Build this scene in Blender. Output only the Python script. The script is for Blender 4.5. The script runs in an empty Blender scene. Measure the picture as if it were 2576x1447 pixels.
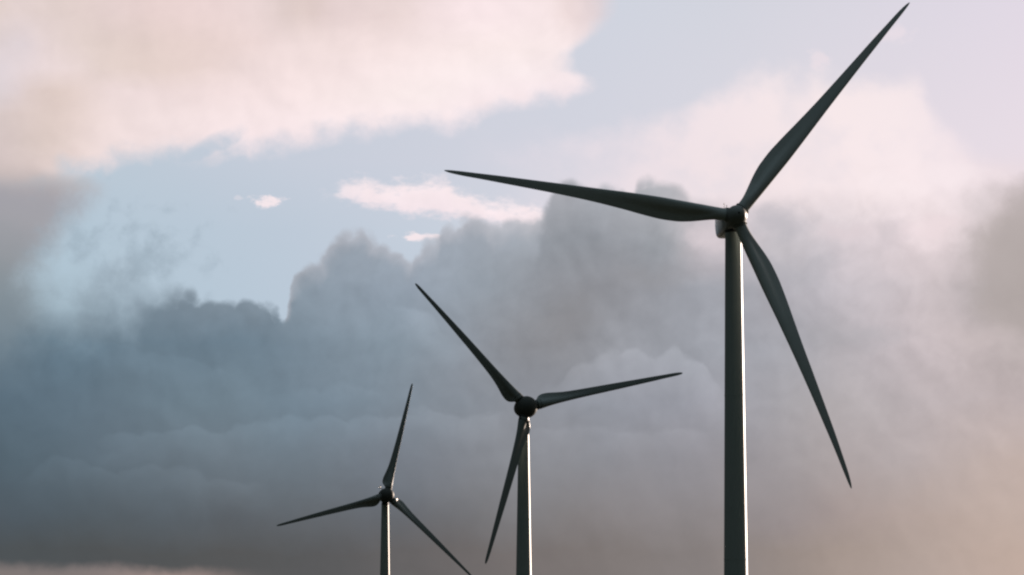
import bpy, bmesh, math
from mathutils import Vector, Matrix

scene = bpy.context.scene
COL = scene.collection
rad = math.radians

# ------------------------------------------------------------------ view settings
EXPOSURE = 0.5
scene.view_settings.view_transform = 'Standard'
scene.view_settings.look = 'None'
scene.view_settings.gamma = 1.0
scene.view_settings.exposure = EXPOSURE
scene.cycles.max_bounces = 6
scene.cycles.sample_clamp_indirect = 4.0
scene.cycles.filter_width = 2.3
scene.render.film_transparent = False

SUN_AZ = 36.5      # degrees to the right of the view, ahead of the camera
SUN_EL = 6.0
PITCH = 6.76
FOCAL_PX = 9000.0  # focal length for a picture 2576 wide

# ------------------------------------------------------------------ camera
cd = bpy.data.cameras.new('camera')
cam = bpy.data.objects.new('camera', cd)
COL.objects.link(cam)
cam.location = (0, 0, 1.6)
cam.rotation_euler = (rad(90 + PITCH), 0, 0)
cd.sensor_width = 36.0
cd.lens = 36.0 * FOCAL_PX / 2576.0
cd.clip_start = 0.5
cd.clip_end = 30000
scene.camera = cam

# ------------------------------------------------------------------ sun
sd = bpy.data.lights.new('sun', 'SUN')
sun = bpy.data.objects.new('sun', sd)
COL.objects.link(sun)
sd.energy = 5.0
sd.angle = rad(0.5)
sd.color = (1.0, 0.80, 0.66)
to_sun = Vector((math.sin(rad(SUN_AZ)) * math.cos(rad(SUN_EL)),
                 math.cos(rad(SUN_AZ)) * math.cos(rad(SUN_EL)),
                 math.sin(rad(SUN_EL))))
sun.rotation_euler = (-to_sun).to_track_quat('-Z', 'Y').to_euler()
sun.location = to_sun * 2000

# ------------------------------------------------------------------ small node language
def lin(c):
    out = []
    for v in c:
        v = v / 255.0
        out.append(v / 12.92 if v <= 0.04045 else ((v + 0.055) / 1.055) ** 2.4)
    return tuple(out)


class N:
    """a socket of a shader tree with arithmetic"""
    tree = None

    def __init__(self, s):
        self.s = s

    @staticmethod
    def link(val, sock):
        if isinstance(val, N):
            N.tree.links.new(val.s, sock)
        else:
            sock.default_value = val

    @staticmethod
    def math(op, *a):
        n = N.tree.nodes.new('ShaderNodeMath')
        n.operation = op
        for k, v in enumerate(a):
            N.link(v, n.inputs[k])
        return N(n.outputs[0])

    def __add__(self, o): return N.math('ADD', self, o)
    __radd__ = __add__
    def __sub__(self, o): return N.math('SUBTRACT', self, o)
    def __rsub__(self, o): return N.math('SUBTRACT', o, self)
    def __mul__(self, o): return N.math('MULTIPLY', self, o)
    __rmul__ = __mul__
    def __truediv__(self, o): return N.math('DIVIDE', self, o)


def mn(a, b): return N.math('MINIMUM', a, b)
def mx(a, b): return N.math('MAXIMUM', a, b)


def smooth(x, a, b, lo=0.0, hi=1.0, kind='SMOOTHSTEP'):
    n = N.tree.nodes.new('ShaderNodeMapRange')
    n.interpolation_type = kind
    n.clamp = True
    N.link(x, n.inputs['Value'])
    n.inputs['From Min'].default_value = a
    n.inputs['From Max'].default_value = b
    n.inputs['To Min'].default_value = lo
    n.inputs['To Max'].default_value = hi
    return N(n.outputs['Result'])


def mixc(f, a, b, blend='MIX'):
    n = N.tree.nodes.new('ShaderNodeMix')
    n.data_type = 'RGBA'
    n.blend_type = blend
    n.clamp_factor = True
    N.link(f, n.inputs[0])
    for v, k in ((a, 6), (b, 7)):
        if isinstance(v, N):
            N.tree.links.new(v.s, n.inputs[k])
        else:
            n.inputs[k].default_value = (*v, 1.0)
    return N(n.outputs[2])


def scalec(c, f):
    n = N.tree.nodes.new('ShaderNodeVectorMath')
    n.operation = 'SCALE'
    N.link(c, n.inputs[0])
    N.link(f, n.inputs['Scale'])
    return N(n.outputs[0])


def vadd(a, b):
    n = N.tree.nodes.new('ShaderNodeVectorMath')
    n.operation = 'ADD'
    for k, v in enumerate((a, b)):
        N.link(v, n.inputs[k])
    return N(n.outputs[0])


def vmul(a, b):
    n = N.tree.nodes.new('ShaderNodeVectorMath')
    n.operation = 'MULTIPLY'
    for k, v in enumerate((a, b)):
        N.link(v, n.inputs[k])
    return N(n.outputs[0])


def xyz(v):
    n = N.tree.nodes.new('ShaderNodeSeparateXYZ')
    N.link(v, n.inputs[0])
    return [N(o) for o in n.outputs]


def turned(v):
    """the vector turned by odd angles, so that the noise lattice lines up with nothing"""
    n = N.tree.nodes.new('ShaderNodeVectorRotate')
    n.rotation_type = 'EULER_XYZ'
    n.inputs['Rotation'].default_value = (0.61, 0.47, 0.83)
    N.link(v, n.inputs['Vector'])
    return N(n.outputs[0])


def noise(v, scale, detail=5, rough=0.55, lac=2.0, dist=0.0, color=False):
    n = N.tree.nodes.new('ShaderNodeTexNoise')
    n.noise_dimensions = '3D'
    N.link(turned(v), n.inputs['Vector'])
    n.inputs['Scale'].default_value = scale
    n.inputs['Detail'].default_value = detail
    n.inputs['Roughness'].default_value = rough
    n.inputs['Lacunarity'].default_value = lac
    n.inputs['Distortion'].default_value = dist
    return N(n.outputs['Color' if color else 'Fac'])


def puffs(v, scale, detail=0.0, rough=0.5):
    n = N.tree.nodes.new('ShaderNodeTexVoronoi')
    n.voronoi_dimensions = '3D'
    n.feature = 'F1'
    n.normalize = False
    N.link(turned(v), n.inputs['Vector'])
    n.inputs['Scale'].default_value = scale
    n.inputs['Detail'].default_value = detail
    n.inputs['Roughness'].default_value = rough
    return N(n.outputs['Distance'])


def dome(v, scale):
    p = puffs(v, scale)
    return p * p


def curve(x, pts, lo_x, hi_x, lo_y, hi_y, vector=False):
    """y(x) through pts, as a Float Curve over [lo_x, hi_x] -> [lo_y, hi_y]"""
    t = smooth(x, lo_x, hi_x, 0, 1, 'LINEAR')
    n = N.tree.nodes.new('ShaderNodeFloatCurve')
    c = n.mapping.curves[0]
    P = [((px - lo_x) / (hi_x - lo_x), (py - lo_y) / (hi_y - lo_y)) for px, py in pts]
    P.sort()
    while len(c.points) < len(P):
        c.points.new(0.5, 0.5)
    for k, (a, b) in enumerate(P):
        c.points[k].location = (a, b)
        c.points[k].handle_type = 'AUTO_CLAMPED'
    n.mapping.use_clip = False
    n.mapping.update()
    N.link(t, n.inputs['Value'])
    return N(n.outputs[0]) * (hi_y - lo_y) + lo_y


def ramp(x, stops, mode='CARDINAL'):
    n = N.tree.nodes.new('ShaderNodeValToRGB')
    r = n.color_ramp
    r.interpolation = mode if len(stops) > 2 else 'LINEAR'
    while len(r.elements) < len(stops):
        r.elements.new(0.5)
    for e, (p, c) in zip(r.elements, sorted(stops)):
        e.position = p
        e.color = (*lin(c), 1.0)
    N.link(x, n.inputs[0])
    return N(n.outputs['Color'])


def grid(u, v, rows, mode='CARDINAL'):
    """smooth field of colours: rows = [(v, [(u, rgb)...])...]"""
    out = ramp(u, rows[0][1], mode)
    for (v0, _), (v1, st) in zip(rows, rows[1:]):
        out = mixc(smooth(v, v0, v1, 0, 1, 'LINEAR'), out, ramp(u, st, mode))
    return out


# ------------------------------------------------------------------ the sky
def build_sky():
    w = bpy.data.worlds.new('World')
    scene.world = w
    w.use_nodes = True
    t = w.node_tree
    for n in list(t.nodes):
        t.nodes.remove(n)
    N.tree = t
    out = t.nodes.new('ShaderNodeOutputWorld')
    bg = t.nodes.new('ShaderNodeBackground')
    bg.inputs['Strength'].default_value = 0.1
    t.links.new(bg.outputs[0], out.inputs['Surface'])
    tc = t.nodes.new('ShaderNodeTexCoord')
    D = N(tc.outputs['Generated'])
    dx, dy, dz = xyz(D)
    az = N.math('ARCTAN2', dx, dy)
    el = N.math('ARCSINE', dz)

    # azimuth / elevation in steps of 1/9000 radian; x grows to the right of due
    # north, y grows downwards from the elevation 11.4 degrees
    ca = N.math('COSINE', el)
    X = az * ca * (FOCAL_PX * 1.003) + 1288.0
    Y = (el * -1.0 + rad(PITCH)) * FOCAL_PX + 723.0

    # one broad and one fine turbulence, shared by all cloud edges
    t1 = noise(D, 42, 4, 0.55, color=True)
    t2 = noise(D, 150, 6, 0.62, color=True)
    a1, b1, _ = xyz(t1)
    a2, b2, c2 = xyz(t2)
    a1 = a1 - 0.5; b1 = b1 - 0.5; a2 = a2 - 0.5; b2 = b2 - 0.5; c2 = c2 - 0.5
    t3 = noise(D, 78, 4, 0.5, color=True)
    a3, b3, c3 = xyz(t3)
    a3 = a3 - 0.5; b3 = b3 - 0.5; c3 = c3 - 0.5
    st = noise(vadd(vmul(D, (1.0, 1.0, 1.6)), (3.1, 0, 0)), 90, 6, 0.62) - 0.5      # soft streaks
    pv = vadd(D, scalec(t2, 0.0030))
    pw = (0.30 - dome(pv, 105)) * 0.62 + (0.30 - dome(vadd(pv, (0.3, 0.1, 0.2)), 270)) * 0.24

    # relief of the cloud banks: density here against density a little towards the sun
    rel_a = noise(vadd(D, scalec(t1, 0.010)), 55, 5, 0.52)
    rel_b = noise(vadd(vadd(D, (0.0022, 0, 0.0026)), scalec(t1, 0.010)), 55, 5, 0.52)
    relief = (rel_a - rel_b) * smooth(Y, 850.0, 1300.0, 1.0, 0.40)
    fine = noise(D, 260, 5, 0.6) - 0.5
    # cauliflower lobes, lit on the side towards the sun, only here and there
    pv2 = vadd(vadd(pv, (0.0016, 0, 0.0018)), (0.0, 0.0, 0.0))
    lobes = (dome(pv, 105) - dome(pv2, 105)) * -1.0
    lobes = lobes * smooth(b1 + a3 * 0.5, -0.02, 0.16)

    Xw = X + a1 * 110.0 + a2 * 30.0
    Yw = Y + b1 * 90.0 + b2 * 26.0
    U = Xw / 2576.0
    V = Yw / 1447.0
    U0 = (X + a1 * 50) / 2576.0
    V0 = (Y + b1 * 40) / 1447.0

    # --- clear sky
    clear = grid(U0, V0, [
        (0.00, [(0.0, (198, 204, 214)), (0.55, (206, 211, 223)), (0.75, (213, 213, 224)), (1.0, (224, 216, 229))]),
        (0.28, [(0.0, (184, 200, 213)), (0.2, (193, 203, 217)), (0.45, (206, 209, 222)), (0.6, (212, 212, 224)), (0.78, (222, 217, 227)), (1.0, (231, 220, 230))]),
        (0.40, [(0.0, (176, 196, 211)), (0.1, (181, 199, 214)), (0.3, (190, 202, 217)), (0.45, (202, 209, 222)), (0.7, (222, 216, 224)), (1.0, (230, 218, 226))]),
        (0.55, [(0.0, (172, 195, 210)), (0.1, (176, 197, 212)), (0.3, (186, 201, 217)), (0.5, (192, 203, 216)), (1.0, (222, 210, 214))]),
    ])
    sky = t.nodes.new('ShaderNodeTexSky')
    sky.sky_type = 'NISHITA'
    sky.sun_disc = False
    sky.sun_elevation = rad(SUN_EL)
    sky.sun_rotation = rad(SUN_AZ)
    sky.air_density = 1.0
    sky.dust_density = 2.0
    nishita = N(sky.outputs[0])
    clear = mixc(0.03, clear, scalec(nishita, 0.1 * 2 ** EXPOSURE))
    c = clear

    # --- thin pink veil on the right
    top = curve(X + a1 * 60.0, [(1000, 345), (1150, 335), (1300, 335), (1500, 318), (1650, 285), (1760, 255), (1830, 222), (1900, 178), (1960, 172), (2030, 185), (2120, 190),
                    (2220, 194), (2295, 205), (2330, 245), (2400, 325), (2470, 385), (2576, 420), (2800, 430)], 1000, 2800, 100, 500)
    d = Y - top + b3 * 130.0 + st * 55.0 + b2 * 26.0
    dv = smooth(d, -26.0, 74.0)
    side = smooth(X + a1 * 200.0 + a3 * 160.0 + st * 150.0, 1160.0, 1700.0)
    fade = smooth(c3 + b1 * 0.4, -0.20, 0.10, 0.62, 1.0)
    veilc = grid(U, V, [
        (0.15, [(0.5, (232, 222, 230)), (0.7, (244, 230, 233)), (0.88, (246, 232, 234)), (1.0, (230, 219, 230))]),
        (0.30, [(0.5, (232, 222, 230)), (0.62, (238, 225, 230)), (0.75, (245, 230, 232)), (0.9, (249, 234, 236)), (1.0, (236, 222, 228))]),
    ])
    c = mixc(dv * side * fade * 0.95, c, veilc)
    small = smooth(N.math('SQRT', (X - 2060.0) * (X - 2060.0) * 0.6 + (Y - 152.0) * (Y - 152.0)) + a2 * 90.0 + st * 90.0, 34.0, 4.0)
    c = mixc(small * 0.55, c, lin((240, 226, 231)))
    small = smooth(N.math('SQRT', (X - 2255.0) * (X - 2255.0) * 0.35 + (Y - 95.0) * (Y - 95.0) * 2.0) + a2 * 90.0 + st * 90.0, 36.0, 4.0)
    c = mixc(small * 0.5, c, lin((240, 226, 232)))

    # --- the big sunlit cloud at upper left
    low = curve(X + a1 * 60.0, [(-400, 640), (0, 520), (110, 468), (250, 436), (450, 408), (560, 402), (700, 382), (860, 352),
                    (960, 338), (1050, 326), (1130, 330), (1250, 285), (1350, 270), (1430, 252), (1490, 236), (1600, 225), (1800, 220), (2200, 220)],
                -400, 2200, -900, 700)
    d = low - Y + b3 * 105.0 + b2 * 38.0 + st * 40.0 + pw * 26.0
    xr = curve(Y + b3 * 40.0, [(-200, 1600), (0, 1545), (50, 1522), (100, 1482), (140, 1440), (170, 1444), (200, 1492), (222, 1500), (240, 1470), (270, 1420), (400, 1300)], -200, 400, 1200, 1700)
    # a torn slot in the underside
    gx = (X - 560.0) * 0.87 + (Y - 350.0) * -0.5
    gy = (X - 560.0) * 0.5 + (Y - 350.0) * 0.87
    gx = (gx + a3 * 40.0) / 105.0
    gy = (gy - 0.0 + b3 * 40.0 + b2 * 24.0) / 26.0
    d = d - smooth(gx * gx + gy * gy, 1.6, 0.0) * 34.0
    dx_ = xr - X + a3 * 105.0 + a2 * 36.0
    d = mn(d, dx_)
    m = smooth(d, -20.0, 58.0)
    pink = grid(U0, V0, [
        (0.0276, [(0.000, (214, 199, 190)), (0.023, (221, 206, 204)), (0.066, (212, 196, 187)), (0.109, (222, 203, 200)), (0.148, (229, 207, 202)), (0.186, (232, 210, 207)), (0.217, (230, 209, 206)), (0.248, (236, 217, 215)), (0.272, (220, 203, 199)), (0.303, (215, 196, 189)), (0.330, (230, 211, 210)), (0.388, (229, 211, 207)), (0.419, (243, 225, 225)), (0.466, (250, 232, 234)), (0.536, (246, 231, 231)), (0.563, (234, 214, 211)), (0.598, (215, 207, 214))]),
        (0.0829, [(0.000, (212, 201, 201)), (0.025, (216, 209, 216)), (0.045, (231, 215, 214)), (0.082, (213, 198, 189)), (0.116, (216, 199, 190)), (0.175, (228, 207, 199)), (0.252, (231, 211, 208)), (0.281, (240, 222, 220)), (0.330, (240, 222, 219)), (0.408, (245, 228, 227)), (0.485, (252, 238, 236)), (0.563, (247, 232, 232)), (0.598, (236, 224, 228))]),
        (0.1244, [(0.000, (211, 205, 212)), (0.019, (217, 207, 211)), (0.050, (232, 216, 215)), (0.078, (230, 214, 211)), (0.101, (214, 198, 188)), (0.155, (225, 206, 197)), (0.202, (228, 208, 202)), (0.241, (235, 217, 215)), (0.291, (241, 223, 221)), (0.349, (247, 230, 229)), (0.427, (252, 238, 237)), (0.505, (252, 239, 239)), (0.582, (244, 231, 234))]),
        (0.1638, [(0.000, (207, 202, 207)), (0.016, (212, 201, 204)), (0.031, (209, 193, 186)), (0.058, (211, 192, 180)), (0.085, (221, 203, 196)), (0.113, (238, 221, 220)), (0.155, (234, 216, 214)), (0.194, (240, 222, 220)), (0.233, (244, 225, 224)), (0.330, (248, 232, 231)), (0.408, (252, 240, 238)), (0.458, (251, 237, 238)), (0.563, (247, 232, 236))]),
        (0.2073, [(0.000, (203, 190, 187)), (0.023, (205, 190, 183)), (0.054, (211, 193, 182)), (0.082, (224, 206, 198)), (0.113, (241, 224, 222)), (0.163, (240, 224, 223)), (0.217, (248, 231, 231)), (0.311, (249, 233, 234)), (0.388, (251, 237, 238)), (0.505, (246, 232, 236))]),
        (0.2557, [(0.000, (198, 185, 182)), (0.023, (201, 187, 180)), (0.050, (210, 193, 182)), (0.078, (225, 208, 201)), (0.105, (240, 223, 221)), (0.186, (243, 228, 229)), (0.233, (250, 233, 235)), (0.330, (246, 231, 234)), (0.466, (243, 229, 235))]),
        (0.3110, [(0.000, (188, 176, 173)), (0.035, (200, 186, 181)), (0.062, (222, 205, 201)), (0.093, (238, 221, 220)), (0.194, (243, 228, 230)), (0.388, (243, 230, 236))]),
    ], 'B_SPLINE')
    pink = mixc(smooth(X, 900.0, 100.0) * 0.22, pink, lin((240, 222, 220)))
    pink = mixc(0.13, pink, lin((247, 226, 229)))
    pink = scalec(pink, relief * 0.26 + 1.0)
    c = mixc(m, c, pink)

    # --- small sunlit clouds in the blue gap
    top = curve(X, [(780, 500), (822, 492), (850, 468), (885, 446), (960, 456), (1050, 455), (1108, 447), (1150, 478), (1250, 503), (1350, 520), (1420, 545), (1500, 570)], 780, 1500, 400, 650)
    bot = curve(X, [(780, 496), (822, 494), (870, 513), (960, 528), (1040, 544), (1100, 546), (1150, 552), (1230, 566), (1360, 600), (1500, 620)], 780, 1500, 400, 650)
    shred = noise(vmul(D, (1.0, 1.0, 2.4)), 210, 6, 0.62) - 0.5
    d = mn((Y - top) * 1.0, (bot - Y) * 1.3) + b2 * 30.0 + shred * 84.0 + fine * 20.0
    d = mn(d, X - 815.0 + b2 * 50.0)
    c = mixc(smooth(d, -14.0, 36.0) * smooth(X, 1480.0, 1380.0) * smooth(X + a2 * 90.0, 800.0, 930.0, 0.55, 1.0), c, scalec(mixc(smooth(Y - top, 0.0, 90.0), lin((250, 235, 238)), lin((243, 228, 233))), relief * 0.3 + 1.0))
    for cx, cy, rx, ry in ((668.0, 512.0, 44.0, 19.0), (1055.0, 597.0, 55.0, 13.0), (595.0, 502.0, 12.0, 7.0)):
        ex = (X - cx + a2 * 30.0) / rx
        ey = (Y - cy + b2 * 18.0) / ry
        d = 1.0 - N.math('SQRT', ex * ex + ey * ey) + fine * 0.8 + shred * 3.0
        ey2 = smooth(Y, cy + ry * 1.1, cy + ry * 0.5)
        k = 0.92 if rx > 20 else 0.25
        c = mixc(smooth(d, -0.05, 0.75) * ey2 * k, c, lin((248, 233, 236)))

    # --- ragged grey smoke on the left of the gap
    edge = curve(Y, [(380, -260), (440, 150), (480, 245), (540, 215), (600, 165), (660, 130), (720, 100), (780, 120), (900, 150)], 380, 900, -300, 400)
    d = edge - X + a1 * 110.0 + a2 * 90.0
    smoke = ramp(V, [(0.28, (200, 186, 181)), (0.345, (170, 166, 171)), (0.40, (160, 160, 166)), (0.46, (146, 151, 157)), (0.53, (132, 144, 152))])
    c = mixc(smooth(d, -60.0, 95.0) * smooth(Y, 400.0, 500.0), c, smoke)
    soft2 = noise(vadd(D, scalec(t1, 0.006)), 95, 6, 0.56) - 0.5
    ex = (X - 280.0) / 270.0
    ey = (Y - 690.0) / 180.0
    d = 1.0 - N.math('SQRT', ex * ex + ey * ey) + a1 * 1.6 + soft2 * 4.2
    c = mixc(smooth(d, 0.05, 1.3) * 0.62, c, lin((150, 166, 179)))

    # --- the grey bank, colours by place
    bank_rows = [
        (0.33, [(0.0, (196, 184, 180)), (0.2, (165, 168, 175)), (0.45, (172, 175, 183)), (0.53, (172, 173, 180)), (0.6, (172, 174, 181)), (0.66, (190, 187, 192)), (0.72, (226, 214, 218)), (0.8, (239, 225, 227)), (0.9, (244, 230, 232)), (0.97, (228, 214, 216)), (1.0, (214, 202, 203))]),
        (0.42, [(0.0, (150, 153, 159)), (0.2, (148, 158, 168)), (0.33, (151, 161, 173)), (0.45, (160, 168, 179)), (0.53, (153, 158, 166)), (0.6, (151, 154, 161)), (0.66, (164, 165, 171)), (0.7, (206, 196, 201)), (0.75, (200, 194, 199)), (0.82, (210, 201, 206)), (0.9, (234, 219, 222)), (0.95, (212, 200, 202)), (1.0, (188, 178, 176))]),
        (0.50, [(0.0, (140, 149, 157)), (0.1, (131, 145, 156)), (0.2, (133, 146, 158)), (0.27, (136, 149, 161)), (0.31, (142, 155, 168)), (0.4, (148, 159, 172)), (0.47, (152, 160, 170)), (0.53, (148, 151, 158)), (0.6, (145, 146, 152)), (0.68, (160, 162, 170)), (0.75, (174, 172, 179)), (0.82, (192, 186, 192)), (0.9, (206, 195, 198)), (0.95, (186, 177, 178)), (1.0, (177, 167, 163))]),
        (0.60, [(0.0, (108, 126, 139)), (0.05, (99, 120, 135)), (0.12, (105, 124, 138)), (0.25, (112, 130, 144)), (0.32, (128, 143, 156)), (0.4, (136, 149, 161)), (0.46, (143, 149, 158)), (0.53, (138, 139, 144)), (0.6, (150, 152, 159)), (0.7, (158, 160, 168)), (0.8, (176, 173, 179)), (0.9, (198, 187, 190)), (1.0, (185, 174, 173))]),
        (0.70, [(0.0, (93, 112, 126)), (0.1, (101, 118, 131)), (0.2, (111, 128, 140)), (0.3, (116, 132, 145)), (0.4, (127, 138, 149)), (0.5, (140, 144, 152)), (0.6, (146, 149, 158)), (0.7, (157, 157, 165)), (0.8, (174, 169, 172)), (0.9, (189, 179, 181)), (1.0, (190, 177, 177))]),
        (0.80, [(0.0, (85, 101, 112)), (0.1, (97, 111, 122)), (0.2, (108, 120, 130)), (0.3, (112, 123, 133)), (0.4, (122, 128, 137)), (0.5, (137, 139, 145)), (0.6, (142, 142, 148)), (0.7, (151, 148, 153)), (0.8, (168, 160, 161)), (0.9, (184, 172, 171)), (1.0, (194, 176, 169))]),
        (0.90, [(0.0, (80, 90, 98)), (0.1, (85, 94, 101)), (0.2, (91, 97, 103)), (0.3, (97, 101, 106)), (0.4, (105, 107, 112)), (0.5, (124, 122, 124)), (0.6, (136, 131, 132)), (0.7, (143, 137, 138)), (0.8, (161, 149, 147)), (0.9, (181, 164, 157)), (1.0, (192, 173, 164))]),
        (0.96, [(0.0, (78, 83, 86)), (0.1, (81, 84, 86)), (0.2, (86, 87, 88)), (0.35, (95, 94, 95)), (0.5, (117, 111, 110)), (0.6, (128, 121, 119)), (0.7, (138, 130, 128)), (0.8, (160, 146, 139)), (0.9, (180, 163, 155)), (1.0, (193, 172, 161))]),
    ]
    bank = vmul(grid(U, V, bank_rows), (1.0, 1.0, 1.0))

    # middle cumulus heads (crisp)
    top = curve(X + a2 * 34.0 + a3 * 26.0, [(600, 1100), (680, 900), (708, 822), (722, 770), (734, 726), (743, 706), (757, 690), (781, 663), (811, 640), (826, 615), (852, 595), (896, 584), (911, 577), (931, 588), (966, 611), (982, 628),
                    (1006, 642), (1024, 657), (1041, 635), (1056, 625), (1071, 614), (1104, 594), (1112, 573), (1141, 558), (1186, 552), (1216, 558), (1232, 569), (1252, 558), (1290, 550), (1330, 552), (1372, 545), (1450, 640), (1600, 800)],
                600, 1600, 400, 1100)
    d = Y - top + pw * 78.0 + b2 * 20.0 + fine * 6.0
    m1 = smooth(d, -11.0, 20.0) * smooth(X + a2 * 40.0, 1520.0, 1400.0)
    rim = smooth(d, 60.0, 0.0, 0.0, 0.11) + smooth(X, 1180.0, 1290.0) * smooth(Y, 720.0, 560.0) * 0.12 + lobes * 0.08
    c = mixc(m1, c, scalec(mixc(smooth(d, 70.0, 0.0) * 0.25, bank, lin((206, 196, 198))), relief * 0.55 + 1.0 + rim))

    # right part and grey tower (soft top edge)
    top = curve(X, [(1250, 460), (1362, 462), (1398, 452), (1440, 450), (1490, 472), (1530, 462), (1560, 462), (1590, 478), (1606, 455), (1630, 450), (1660, 456),
                    (1712, 473), (1757, 500), (1800, 500), (1900, 470), (2000, 440), (2200, 420), (2400, 430), (2520, 430), (2700, 400)], 1250, 2700, 300, 900)
    d = Y - top + pw * 46.0 + b2 * 24.0 + b3 * 26.0 + st * 16.0
    soft = smooth(X, 1700.0, 1900.0, 1.0, 0.15)
    xl = curve(Y, [(380, 1440), (450, 1412), (493, 1384), (520, 1366), (570, 1364), (620, 1352), (661, 1341), (702, 1313), (760, 1270), (860, 1180), (1000, 1050)], 380, 1000, 1000, 1500)
    dl = X - xl + a2 * 30.0 + a3 * 26.0 + pw * 40.0
    lsoft = smooth(Y, 600.0, 800.0, 1.0, 0.22)
    m2 = smooth(d * soft, -8.0, 26.0) * smooth(dl * lsoft, -8.0, 20.0)
    shade = smooth(X, 1560.0, 1380.0) * smooth(Y, 760.0, 600.0) * -0.09
    c = mixc(m2, c, scalec(bank, relief * 0.60 + 1.0 + shade))
    # ragged brown cloud entering at the right edge
    rx_ = curve(Y, [(380, 2700), (430, 2600), (470, 2520), (560, 2490), (640, 2450), (720, 2420), (800, 2440), (900, 2700)], 380, 900, 2300, 2800)
    d = X - rx_ + a1 * 120.0 + a2 * 90.0
    c = mixc(smooth(d, -40.0, 80.0) * 0.72, c, lin((176, 166, 164)))

    # soft light and dark patches in the broken cloud on the right
    for cx, cy, rx, ry, col, al in (
            (1950, 562, 110, 52, (180, 178, 186), 0.60), (1772, 604, 52, 34, (216, 205, 210), 0.85), (2118, 594, 80, 36, (223, 209, 213), 0.65),
            (2235, 590, 52, 62, (197, 188, 193), 0.45), (2345, 573, 78, 32, (238, 221, 224), 0.75), (2240, 478, 90, 26, (250, 236, 238), 0.55),
            (2395, 458, 85, 40, (250, 236, 239), 0.60), (2465, 525, 52, 46, (213, 202, 204), 0.60), (2505, 650, 110, 95, (182, 172, 170), 0.55),
            (2010, 690, 120, 40, (176, 174, 181), 0.45), (2330, 680, 120, 46, (211, 199, 202), 0.45), (1640, 690, 120, 46, (148, 147, 151), 0.45),
            (1430, 790, 90, 70, (139, 137, 139), 0.35), (2480, 850, 120, 40, (203, 190, 190), 0.40), (2150, 850, 150, 40, (173, 170, 175), 0.40)):
        ex = (X - cx + a3 * 120.0 + a2 * 40.0) / rx
        ey = (Y - cy + b3 * 90.0 + b2 * 30.0) / ry
        d = 1.3 - N.math('SQRT', ex * ex + ey * ey) + st * 1.2
        c = mixc(smooth(d, 0.0, 1.2) * al, c, lin(col))

    # left bank in front (crisper on its right, ragged on its left)
    top = curve(X + a2 * 30.0 + a3 * 22.0, [(-400, 800), (0, 772), (60, 762), (130, 752), (230, 742), (300, 716), (370, 736), (435, 741), (490, 734), (530, 745), (566, 760),
                    (600, 755), (621, 748), (660, 755), (691, 766), (706, 794), (741, 818), (800, 870), (900, 950), (1000, 1010), (1200, 1080)], -400, 1200, 600, 1200)
    d = Y - top + pw * 90.0 + b2 * 30.0 + fine * 8.0
    crisp = smooth(X, 330.0, 520.0, 0.13, 1.0)
    m0 = smooth(d * crisp, -12.0, 24.0) * smooth(X + a2 * 80.0, 1000.0, 700.0)
    c = mixc(m0, c, scalec(bank, relief * 0.5 + 1.0 + lobes * 0.07))

    # lower heads inside the bank: each a little lighter than what lies behind it
    def head(c, pts, gain, x0, x1, depth, amp=1.0):
        lo, hi = min(p[0] for p in pts), max(p[0] for p in pts)
        top = curve(X, pts, lo, hi, 500, 1500)
        d = Y - top + pw * 75.0 * amp + b2 * 24.0 * amp + a1 * 24.0 * amp
        ends = smooth(X + a2 * 60.0, x0, x0 + 90.0) * smooth(X + a2 * 60.0, x1, x1 - 90.0)
        m = smooth(d, -4.0, 14.0) * smooth(d, depth, 10.0) * ends
        return scalec(c, m * (gain * 1.3) + 1.0)
    c = head(c, [(980, 800), (991, 772), (1020, 768), (1050, 778), (1085, 800), (1111, 828), (1150, 860)], 0.12, 965, 1150, 110, 0.6)
    c = head(c, [(1100, 900), (1130, 862), (1180, 852), (1215, 864), (1245, 890)], 0.07, 1095, 1260, 70, 0.5)
    c = head(c, [(1380, 990), (1413, 962), (1438, 922), (1483, 907), (1548, 882), (1588, 877), (1648, 897), (1683, 872), (1703, 862), (1723, 887), (1768, 912), (1788, 947), (1850, 1000)], 0.14, 1370, 1850, 180, 0.7)
    c = head(c, [(740, 985), (800, 965), (880, 968), (950, 984), (1040, 1010)], 0.07, 700, 1010, 90, 0.7)
    c = head(c, [(240, 1110), (330, 1085), (425, 1066), (500, 1064), (545, 1076), (600, 1060), (650, 1064), (700, 1050), (760, 1048), (880, 1052), (1000, 1036), (1060, 1022), (1150, 1042), (1220, 1040), (1300, 1022)], 0.10, 220, 1300, 110, 0.8)
    c = head(c, [(60, 1215), (120, 1165), (220, 1150), (300, 1180), (360, 1176), (435, 1172), (520, 1196), (700, 1215)], 0.08, 40, 700, 90, 0.8)
    c = head(c, [(1300, 1090), (1350, 1072), (1420, 1080), (1500, 1070), (1600, 1076), (1700, 1070), (1800, 1085)], 0.07, 1290, 1800, 90, 0.6)
    c = head(c, [(100, 900), (240, 868), (380, 880), (480, 905), (600, 890)], 0.06, 80, 600, 110, 0.9)

    # pale strip under the bank near the horizon
    d = Y + b3 * 40.0 + b2 * 20.0 - 1426.0 + (X - 250.0) * -0.016
    far = smooth(X + a1 * 200.0, 760.0, 380.0)
    c = mixc(smooth(d, -12.0, 22.0) * far, c, ramp(X / 2576.0, [(0.0, (128, 119, 117)), (0.1, (134, 123, 121)), (0.185, (160, 141, 136)), (0.26, (118, 109, 108))]))

    # --- the rest of the sky: heavy cloud, darkest behind the camera, paler towards the sun
    sunward = dx * to_sun.x + dy * to_sun.y
    gen = noise(vadd(D, scalec(t1, 0.06)), 3.2, 6, 0.55)
    dark = mixc(smooth(gen, 0.36, 0.66), lin((8, 15, 14)), lin((24, 35, 33)))
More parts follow.
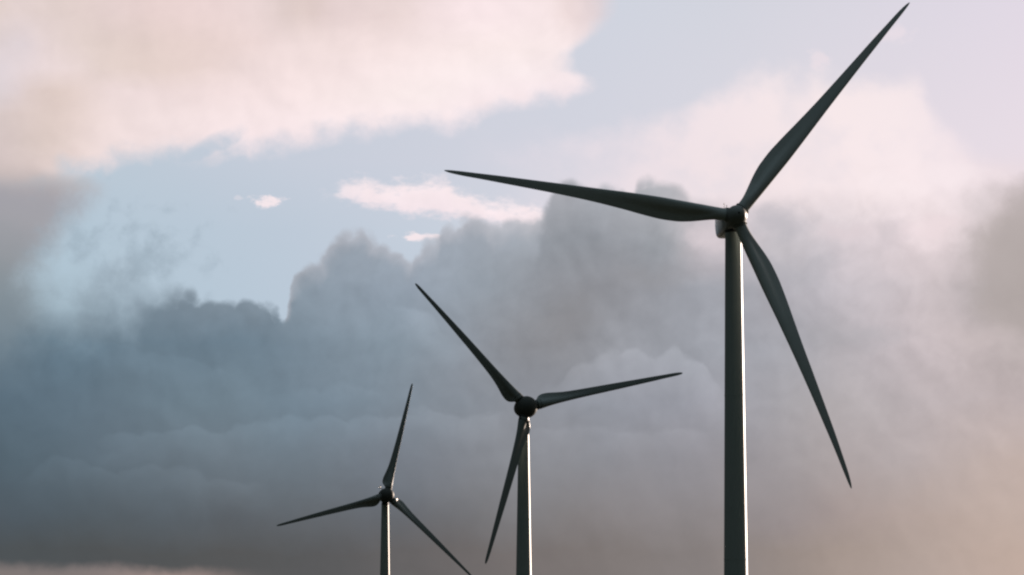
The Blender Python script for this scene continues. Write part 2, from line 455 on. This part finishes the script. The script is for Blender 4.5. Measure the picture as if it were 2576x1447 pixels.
    pale = mixc(smooth(gen, 0.36, 0.66), lin((112, 112, 116)), lin((215, 198, 192)))
    rest = mixc(smooth(sunward, 0.45, 1.0), dark, pale)
    zen = mixc(smooth(gen, 0.36, 0.66), lin((108, 124, 132)), lin((144, 158, 166)))
    rest = mixc(smooth(dz, 0.35, 0.95), rest, zen)
    gap = smooth(gen, 0.63, 0.74)
    rest = mixc(gap * 0.5, rest, scalec(nishita, 0.03))
    front = smooth(az, rad(-24), rad(-10)) * smooth(az, rad(30), rad(11)) * smooth(el, rad(24), rad(12.5))
    front = front * smooth(dy, 0.0, 0.2)
    c = mixc(front, rest, c)

    c = scalec(c, 10.0 / 2 ** EXPOSURE)
    t.links.new(c.s, bg.inputs['Color'])
    w.cycles.sampling_method = 'MANUAL'
    w.cycles.sample_map_resolution = 512


build_sky()

# ------------------------------------------------------------------ materials
def material(name, base, rough, spec=0.5, vary=0.06, scale=0.6, streak=4.0):
    m = bpy.data.materials.new(name)
    m.use_nodes = True
    t = m.node_tree
    N.tree = t
    b = t.nodes['Principled BSDF']
    tc = t.nodes.new('ShaderNodeTexCoord')
    p = N(tc.outputs['Object'])
    n1 = noise(vmul(p, (streak, streak, 1.0)), scale, 5, 0.6)
    n2 = noise(p, scale * 9, 4, 0.6)
    f = (n1 - 0.5) * (vary * 2) + (n2 - 0.5) * vary + 1.0
    col = scalec(mixc(0.0, base, base), f)
    t.links.new(col.s, b.inputs['Base Color'])
    r = (n2 - 0.5) * 0.12 + rough
    t.links.new(r.s, b.inputs['Roughness'])
    b.inputs['Specular IOR Level'].default_value = spec
    return m


M_TOWER = material('tower_paint', (0.36, 0.405, 0.385), 0.46, spec=0.35)
M_BLADE = material('blade_gelcoat', (0.44, 0.485, 0.475), 0.40, streak=1.0)
M_BLADE_GREY = material('blade_grey_gelcoat', (0.235, 0.265, 0.255), 0.42, streak=1.0)
M_NACELLE = material('nacelle_paint', (0.36, 0.36, 0.35), 0.22, streak=1.0)
M_HUB = material('hub_paint', (0.23, 0.25, 0.24), 0.46, spec=0.35, streak=1.0)
M_COLLAR = material('collar_rubber', (0.025, 0.026, 0.025), 0.6)
M_HEAD = material('dark_grey_paint', (0.085, 0.090, 0.083), 0.6, spec=0.25, streak=1.0)
M_STEEL = material('galvanised_steel', (0.42, 0.42, 0.42), 0.4)
M_SENSOR = material('sensor_housing', (0.75, 0.70, 0.66), 0.35)
M_HOLE = material('nose_opening_dark', (0.02, 0.02, 0.02), 0.7)


def ground_material():
    m = bpy.data.materials.new('grass_field')
    m.use_nodes = True
    t = m.node_tree
    N.tree = t
    b = t.nodes['Principled BSDF']
    tc = t.nodes.new('ShaderNodeTexCoord')
    p = N(tc.outputs['Object'])
    n1 = noise(p, 0.02, 6, 0.6)
    n2 = noise(p, 1.5, 6, 0.7)
    c = mixc(smooth(n1, 0.35, 0.65), (0.014, 0.021, 0.009), (0.028, 0.028, 0.014))
    c = mixc(smooth(n2, 0.3, 0.7), c, (0.02, 0.026, 0.011))
    t.links.new(c.s, b.inputs['Base Color'])
    b.inputs['Roughness'].default_value = 0.9
    bp = t.nodes.new('ShaderNodeBump')
    bp.inputs['Strength'].default_value = 0.4
    t.links.new(n2.s, bp.inputs['Height'])
    t.links.new(bp.outputs[0], b.inputs['Normal'])
    return m


# ------------------------------------------------------------------ mesh helpers
def mesh_object(name, bm, mat, parent=None, smooth_shade=True, sharp_deg=40):
    bmesh.ops.recalc_face_normals(bm, faces=bm.faces[:])
    for f in bm.faces:
        f.smooth = smooth_shade
    lim = rad(sharp_deg)
    for e in bm.edges:
        if len(e.link_faces) == 2 and e.calc_face_angle(0.0) > lim:
            e.smooth = False
    me = bpy.data.meshes.new(name)
    bm.to_mesh(me)
    bm.free()
    me.materials.append(mat)
    o = bpy.data.objects.new(name, me)
    COL.objects.link(o)
    if parent is not None:
        o.parent = parent
    return o


def loft(bm, rings, cap=True):
    """rings: lists of Vectors with one length; joined in order"""
    vr = [[bm.verts.new(p) for p in r] for r in rings]
    n = len(vr[0])
    for a, b in zip(vr, vr[1:]):
        for k in range(n):
            bm.faces.new((a[k], a[(k + 1) % n], b[(k + 1) % n], b[k]))
    if cap:
        bm.faces.new(vr[0][::-1])
        bm.faces.new(vr[-1])
    return vr


def circle(c, r, a, b, n=48):
    return [c + a * (r * math.cos(2 * math.pi * k / n)) + b * (r * math.sin(2 * math.pi * k / n)) for k in range(n)]


def lathe(bm, origin, axis, profile, n=48):
    """profile: (distance along axis, radius)"""
    axis = axis.normalized()
    a = axis.orthogonal().normalized()
    b = axis.cross(a)
    loft(bm, [circle(origin + axis * s, max(r, 0.002), a, b, n) for s, r in profile])


def tube(bm, p, q, r, n=12):
    d = q - p
    lathe(bm, p, d, [(0, r), (d.length, r)], n)


def interp(tab, x):
    """monotone-ish cubic through tab = [(x, y)...]"""
    if x <= tab[0][0]:
        return tab[0][1]
    for k in range(len(tab) - 1):
        x0, y0 = tab[k]
        x1, y1 = tab[k + 1]
        if x <= x1:
            h = x1 - x0
            s = (y1 - y0) / h
            sp = (y0 - tab[k - 1][1]) / (x0 - tab[k - 1][0]) if k > 0 else s
            sn = (tab[k + 2][1] - y1) / (tab[k + 2][0] - x1) if k + 2 < len(tab) else s
            m0 = 0 if sp * s <= 0 else 2 * sp * s / (sp + s)
            m1 = 0 if sn * s <= 0 else 2 * sn * s / (sn + s)
            u = (x - x0) / h
            return ((2 * u ** 3 - 3 * u ** 2 + 1) * y0 + (u ** 3 - 2 * u ** 2 + u) * h * m0
                    + (-2 * u ** 3 + 3 * u ** 2) * y1 + (u ** 3 - u ** 2) * h * m1)
    return tab[-1][1]


def blade_mesh(R, r0, le, te, beta, lift, thick, root_r):
    """blade along +Z; X towards the trailing edge, Y upwind. Airfoil sections."""
    bm = bmesh.new()
    rs = [r0 + (1 - r0) * (k / 70.0) ** 1.15 for k in range(70)]
    rs += [0.985, 0.990, 0.994, 0.997, 0.999]
    rs = sorted(set(r for r in rs if r < 0.9995))
    M = 22
    rings = []
    for r in rs:
        l, t_ = interp(le, r), interp(te, r)
        b = rad(interp(beta, r))
        w = interp(lift, r)
        tc = interp(thick, r)
        ch = (t_ - l) / max(math.cos(b), 0.3)
        blend = min(1.0, max(0.0, (tc - 0.55) / 0.4))
        hollow = min(1.0, max(0.0, (0.45 - r) / 0.2))     # 1: circle, 0: airfoil
        pts = []
        for side in (0, 1):
            for k in range(M):
                ang = math.pi * k / M
                x = 0.5 * (1 - math.cos(ang)) if side == 0 else 0.5 * (1 + math.cos(ang))
                # airfoil half thickness
                yt = 5 * tc * (0.2969 * math.sqrt(max(x, 0)) - 0.126 * x - 0.3516 * x ** 2 + 0.2843 * x ** 3 - 0.1015 * x ** 4)
                cam_ = 0.035 * 4 * x * (1 - x)
                ye = tc * math.sqrt(max(0.0, x * (1 - x)))
                if side == 0:
                    ya = -(yt * 1.05 + cam_)     # suction side, downwind
                else:
                    g = min(1.0, max(0.0, (x - 0.30) / 0.38))
                    g = g * g * (3 - 2 * g)
                    ya = yt * (0.9 - 0.55 * hollow * g) - cam_ * 0.6     # pressure side, upwind, hollow aft
                yc = -ye if side == 0 else ye
                y = ya * (1 - blend) + yc * blend
                pts.append((x * ch, y * ch))
        # chord frame: pitch axis where X = 0
        x_ax = -l / max(math.cos(b), 0.3)
        ring = []
        for x, y in pts:
            xx = x - x_ax
            # leading edge is turned upwind by beta
            X = xx * math.cos(b) + y * math.sin(b)
            Y = -xx * math.sin(b) + y * math.cos(b)
            ring.append(Vector((X, Y + w, r * R)))
        rings.append(ring)
    loft(bm, rings)
    return bm


def turbine(spec):
    """spec gives hub centre, facing, azimuth of the first blade and the shapes"""
    hub = Vector(spec['hub'])
    yaw, tilt = rad(spec['yaw']), rad(5)
    n = Vector((math.sin(yaw) * math.cos(tilt), -math.cos(yaw) * math.cos(tilt), math.sin(tilt)))
    nh = Vector((math.sin(yaw), -math.cos(yaw), 0))
    e1 = Vector((math.cos(yaw), math.sin(yaw), 0))
    e2 = e1.cross(n) * -1
    if e2.z < 0:
        e2 = -e2
    base = hub - nh * spec['overhang']
    base.z = 0
    root = bpy.data.objects.new('wind_turbine', None)
    COL.objects.link(root)
    root.location = base
    root['label'] = spec['label']
    root['category'] = 'wind turbine'
    root['group'] = 'wind turbines'
    h = hub - base                                     # hub centre in the turbine's own space
    Z = Vector((0, 0, 1))
    EX, EY = Vector((1, 0, 0)), Vector((0, 1, 0))

    # ---- tower: tapered shell with flange seams
    bm = bmesh.new()
    top = h.z - spec['neck']
    rb, rt = spec['tower_r']
    prof = [(0.0, rb * 1.06), (0.25, rb * 1.06), (0.26, rb)]
    for k in range(1, 13):
        s = k / 12.0
        z = s * top
        r = rb + (rt - rb) * s
        if k % 4 == 0 and k < 12:
            prof += [(z - 0.13, r), (z - 0.12, r + 0.012), (z - 0.02, r + 0.012), (z, r - 0.006), (z + 0.02, r + 0.012), (z + 0.12, r + 0.012), (z + 0.13, r)]
        else:
            prof.append((z, r))
    lathe(bm, Vector((0, 0, 0)), Z, prof, 96)
    mesh_object('tower', bm, M_TOWER, root)
    # yaw ring between tower and nacelle
    bm = bmesh.new()
    lathe(bm, Vector((0, 0, top)), Z, [(0.0, rt * 1.03), (0.35, rt * 1.03), (0.36, rt * 0.96), (spec['neck'] - 0.9, rt * 0.96)], 64)
    mesh_object('yaw_ring', bm, M_COLLAR, root)

    # ---- nacelle
    bm = bmesh.new()
    back = -nh
    if spec['kind'] == 'box':
        # along the shaft: (distance behind hub, half width, top, bottom)
        secs = [(0.95, 0.75, 0.80, -0.85), (1.1, 1.00, 1.08, -1.15), (1.7, 1.20, 1.35, -1.45), (3.0, 1.28, 1.55, -1.65), (5.5, 1.28, 1.60, -1.68),
                (7.6, 1.24, 1.56, -1.58), (8.3, 1.14, 1.44, -1.40), (8.6, 0.90, 1.20, -1.15)]
        rings = []
        for s, hw, tp, bt in secs:
            ring = []
            cz, hh = (tp + bt) / 2, (tp - bt) / 2
            for k in range(48):
                a = 2 * math.pi * k / 48
                ca, sa = math.cos(a), math.sin(a)
                e = 0.36
                px = math.copysign(abs(ca) ** e, ca) * hw
                pz = math.copysign(abs(sa) ** e, sa) * hh
                px *= 1.0 - 0.10 * max(0.0, -pz / hh)
                ring.append(h + back * s + e1 * px + Z * (cz + pz - 0.1))
            rings.append(ring)
        loft(bm, rings)
    else:
        prof = [(0.5, 1.7), (0.75, 2.02), (1.1, 2.14), (1.8, 2.12), (2.8, 2.0), (4.0, 1.72), (5.2, 1.3), (6.0, 0.9), (6.5, 0.5), (6.7, 0.1)]
        lathe(bm, h, back, prof, 64)
        bmesh.ops.translate(bm, verts=bm.verts[:], vec=(0, 0, 0))
    nac = mesh_object('nacelle', bm, M_NACELLE if spec['kind'] == 'box' else M_HEAD, root)

    # ---- wind sensors on the nacelle roof
    if spec['kind'] == 'box':
        for px, s, hh in ((-0.30, 6.6, 0.95), (0.1, 7.2, 0.8)):
            bm = bmesh.new()
            p = h + back * s + e1 * px + Z * 1.4
            tube(bm, p, p + Z * hh, 0.03)
            lathe(bm, p + Z * hh, Z, [(0, 0.03), (0.03, 0.06), (0.10, 0.06), (0.14, 0.03)], 16)
            mesh_object('wind_sensor', bm, M_STEEL, nac)
    else:
        bm = bmesh.new()
        s = 4.9
        p = h + back * s + Z * 1.2
        q = h + back * s + Z * 2.25
        r_ = q - e1 * 0.95
        tube(bm, p, q, 0.06)
        tube(bm, q + e1 * 0.06, r_, 0.06)
        tube(bm, r_ - Z * 0.1, r_ + Z * 0.2, 0.06)
        mast = mesh_object('sensor_mast', bm, M_STEEL, nac)
        bm = bmesh.new()
        lathe(bm, r_ + Z * 0.16, Z, [(0, 0.12), (0.08, 0.20), (0.5, 0.20), (0.62, 0.16), (0.66, 0.03)], 20)
        mesh_object('sensor_head', bm, M_SENSOR, nac)

    # ---- hub
    bm = bmesh.new()
    if spec['kind'] == 'box':
        lathe(bm, h, n, [(-1.0, 0.9), (-0.98, 1.14), (-0.6, 1.24), (0.0, 1.27), (0.5, 1.24), (0.95, 1.12), (1.3, 0.95), (1.6, 0.72), (1.8, 0.48), (1.9, 0.25), (1.93, 0.05)], 64)
    else:
        R_ = spec['hub_r']
        prof = [(-0.62, R_ * 0.93)] + [(R_ * math.sin(a), R_ * math.cos(a)) for a in [rad(-14 + 104 * k / 26) for k in range(27)]]
        lathe(bm, h, n, prof, 64)
    hubo = mesh_object('hub', bm, M_HUB if spec['kind'] == 'box' else M_HEAD, root)
    if spec['kind'] == 'box':
        bm = bmesh.new()
        lathe(bm, h + n * 1.88, n, [(0, 0.13), (0.06, 0.13), (0.07, 0.02)], 20)
        mesh_object('nose_opening', bm, M_HOLE, hubo)

    # ---- blades: first one built, the others copies of it
    first = None
    for k in range(3):
        a = rad(spec['psi'] + 120 * k + spec['dpsi'][k])
        rd = e1 * math.cos(a) + e2 * math.sin(a)
        cone = rad(spec['cone'])
        rdc = (rd * math.cos(cone) + n * math.sin(cone)).normalized()
        tt = n.cross(rdc).normalized()
        nn = rdc.cross(tt).normalized()
        M = Matrix((tt, nn, rdc)).transposed().to_4x4()
        M.translation = h
        if first is None:
            bl = mesh_object('blade', blade_mesh(**spec['blade']), M_BLADE if spec['kind'] == 'box' else M_BLADE_GREY, root, sharp_deg=55)
            bm = bmesh.new()
            lathe(bm, Vector((0, 0, 0)), Z, spec['collar'], 48)
            co = mesh_object('root_collar', bm, M_HUB if spec['kind'] == 'box' else M_COLLAR, bl)
            first = (bl, co)
        else:
            bl = first[0].copy()
            COL.objects.link(bl)
            bl.parent = root
            co = first[1].copy()
            COL.objects.link(co)
            co.parent = bl
        bl.matrix_local = M @ Matrix.Diagonal((1.0, 1.0, spec['length'][k], 1.0))
    return root


BLADE_A = dict(
    R=35.0, r0=0.036, root_r=0.74,
    le=[(0.036, -0.72), (0.06, -0.71), (0.10, -0.70), (0.16, -0.69), (0.25, -0.69), (0.30, -0.66), (0.40, -0.55), (0.50, -0.43), (0.60, -0.34), (0.70, -0.26),
        (0.80, -0.20), (0.88, -0.15), (0.94, -0.13), (0.98, -0.09), (0.995, -0.04), (1.0, 0.02)],
    te=[(0.036, 0.74), (0.06, 0.77), (0.08, 0.88), (0.10, 1.04), (0.13, 1.30), (0.16, 1.54), (0.20, 1.74), (0.25, 1.80), (0.30, 1.71), (0.40, 1.41), (0.50, 1.15), (0.60, 0.97),
        (0.70, 0.81), (0.80, 0.66), (0.88, 0.51), (0.94, 0.40), (0.98, 0.25), (0.995, 0.12), (1.0, 0.05)],
    beta=[(0.036, 6), (0.08, 8), (0.12, 14), (0.18, 17), (0.25, 18), (0.30, 17), (0.40, 13), (0.50, 9), (0.60, 6), (0.80, 3), (1.0, 1)],
    lift=[(0.036, 0.0), (0.06, 0.05), (0.1, 0.2), (0.25, 0.7), (0.4, 1.15), (0.6, 1.35), (0.8, 1.2), (0.94, 0.8), (1.0, 0.55)],
    thick=[(0.036, 1.0), (0.06, 0.97), (0.10, 0.74), (0.14, 0.55), (0.20, 0.40), (0.30, 0.29), (0.45, 0.23), (0.7, 0.19), (1.0, 0.16)],
)
BLADE_B = dict(
    R=35.0, r0=0.056, root_r=0.95,
    le=[(0.056, -0.92), (0.07, -0.90), (0.10, -0.84), (0.13, -0.77), (0.16, -0.72), (0.20, -0.67), (0.25, -0.62), (0.30, -0.58), (0.40, -0.54), (0.50, -0.52), (0.60, -0.49), (0.70, -0.44),
        (0.80, -0.39), (0.88, -0.33), (0.94, -0.30), (0.975, -0.26), (0.990, -0.19), (0.997, -0.10), (1.0, -0.02)],
    te=[(0.056, 0.92), (0.070, 1.0), (0.076, 1.22), (0.084, 1.56), (0.094, 1.85), (0.106, 2.04), (0.122, 2.13), (0.138, 2.13), (0.16, 2.04), (0.20, 1.77), (0.25, 1.51), (0.30, 1.36), (0.40, 1.18), (0.50, 1.03), (0.60, 0.89),
        (0.70, 0.74), (0.80, 0.60), (0.88, 0.49), (0.94, 0.41), (0.975, 0.32), (0.990, 0.22), (0.997, 0.12), (1.0, 0.03)],
    beta=[(0.056, 28), (0.10, 26), (0.16, 21), (0.20, 17), (0.25, 12), (0.30, 8), (0.40, 4), (0.6, 2), (1.0, 0)],
    lift=[(0.056, 0.0), (0.2, 0.2), (0.5, 0.45), (0.8, 0.3), (1.0, 0.0)],
    thick=[(0.056, 1.0), (0.078, 0.92), (0.095, 0.66), (0.13, 0.50), (0.20, 0.36), (0.30, 0.29), (0.5, 0.22), (1.0, 0.16)],
)
COLLAR_A = [(0.55, 0.95), (0.9, 0.88), (1.12, 0.84), (1.14, 0.89), (1.30, 0.89), (1.32, 0.76), (1.30, 0.60)]
COLLAR_B = [(1.6, 1.0), (2.1, 1.0), (2.12, 1.06), (2.45, 1.06), (2.47, 1.02), (3.15, 1.02), (3.17, 0.90), (3.0, 0.8)]

turbine(dict(kind='box', hub=(26.62, 420.8, 60.0), yaw=6.4, psi=51.39, cone=-0.74, dpsi=(-0.60, 0.42, 0.22), length=(0.989, 1.005, 1.002), overhang=2.1, neck=1.72, tower_r=(1.575, 0.975),
             blade=BLADE_A, collar=COLLAR_A,
             label='largest and nearest wind turbine with long slim blades and box shaped nacelle at right'))
turbine(dict(kind='egg', hub=(3.06, 748.8, 65.1), yaw=14.8, psi=133.1, cone=1.4, dpsi=(-0.23, 0.42, -0.11), length=(0.999, 0.994, 1.007), overhang=2.4, neck=2.75, hub_r=2.3, tower_r=(2.10, 1.06),
             blade=BLADE_B, collar=COLLAR_B,
             label='middle wind turbine with round hub and one blade hanging down across its tower'))
turbine(dict(kind='egg', hub=(-37.05, 1059.6, 65.25), yaw=15.4, psi=76.2, cone=0.5, dpsi=(0.0, -0.18, 0.36), length=(0.994, 0.996, 1.010), overhang=2.3, neck=2.75, hub_r=2.15, tower_r=(2.10, 1.06),
             blade=BLADE_B, collar=COLLAR_B,
             label='smallest and farthest wind turbine at lower left with one blade pointing up'))

# ------------------------------------------------------------------ ground
bm = bmesh.new()
S = 9000
g = 24
vs = [[bm.verts.new((-S + 2 * S * i / g, -S + 2 * S * j / g, 0)) for i in range(g + 1)] for j in range(g + 1)]
for j in range(g):
    for i in range(g):
        bm.faces.new((vs[j][i], vs[j][i + 1], vs[j + 1][i + 1], vs[j + 1][i]))
gr = mesh_object('ground', bm, ground_material(), smooth_shade=False)
gr['kind'] = 'structure'
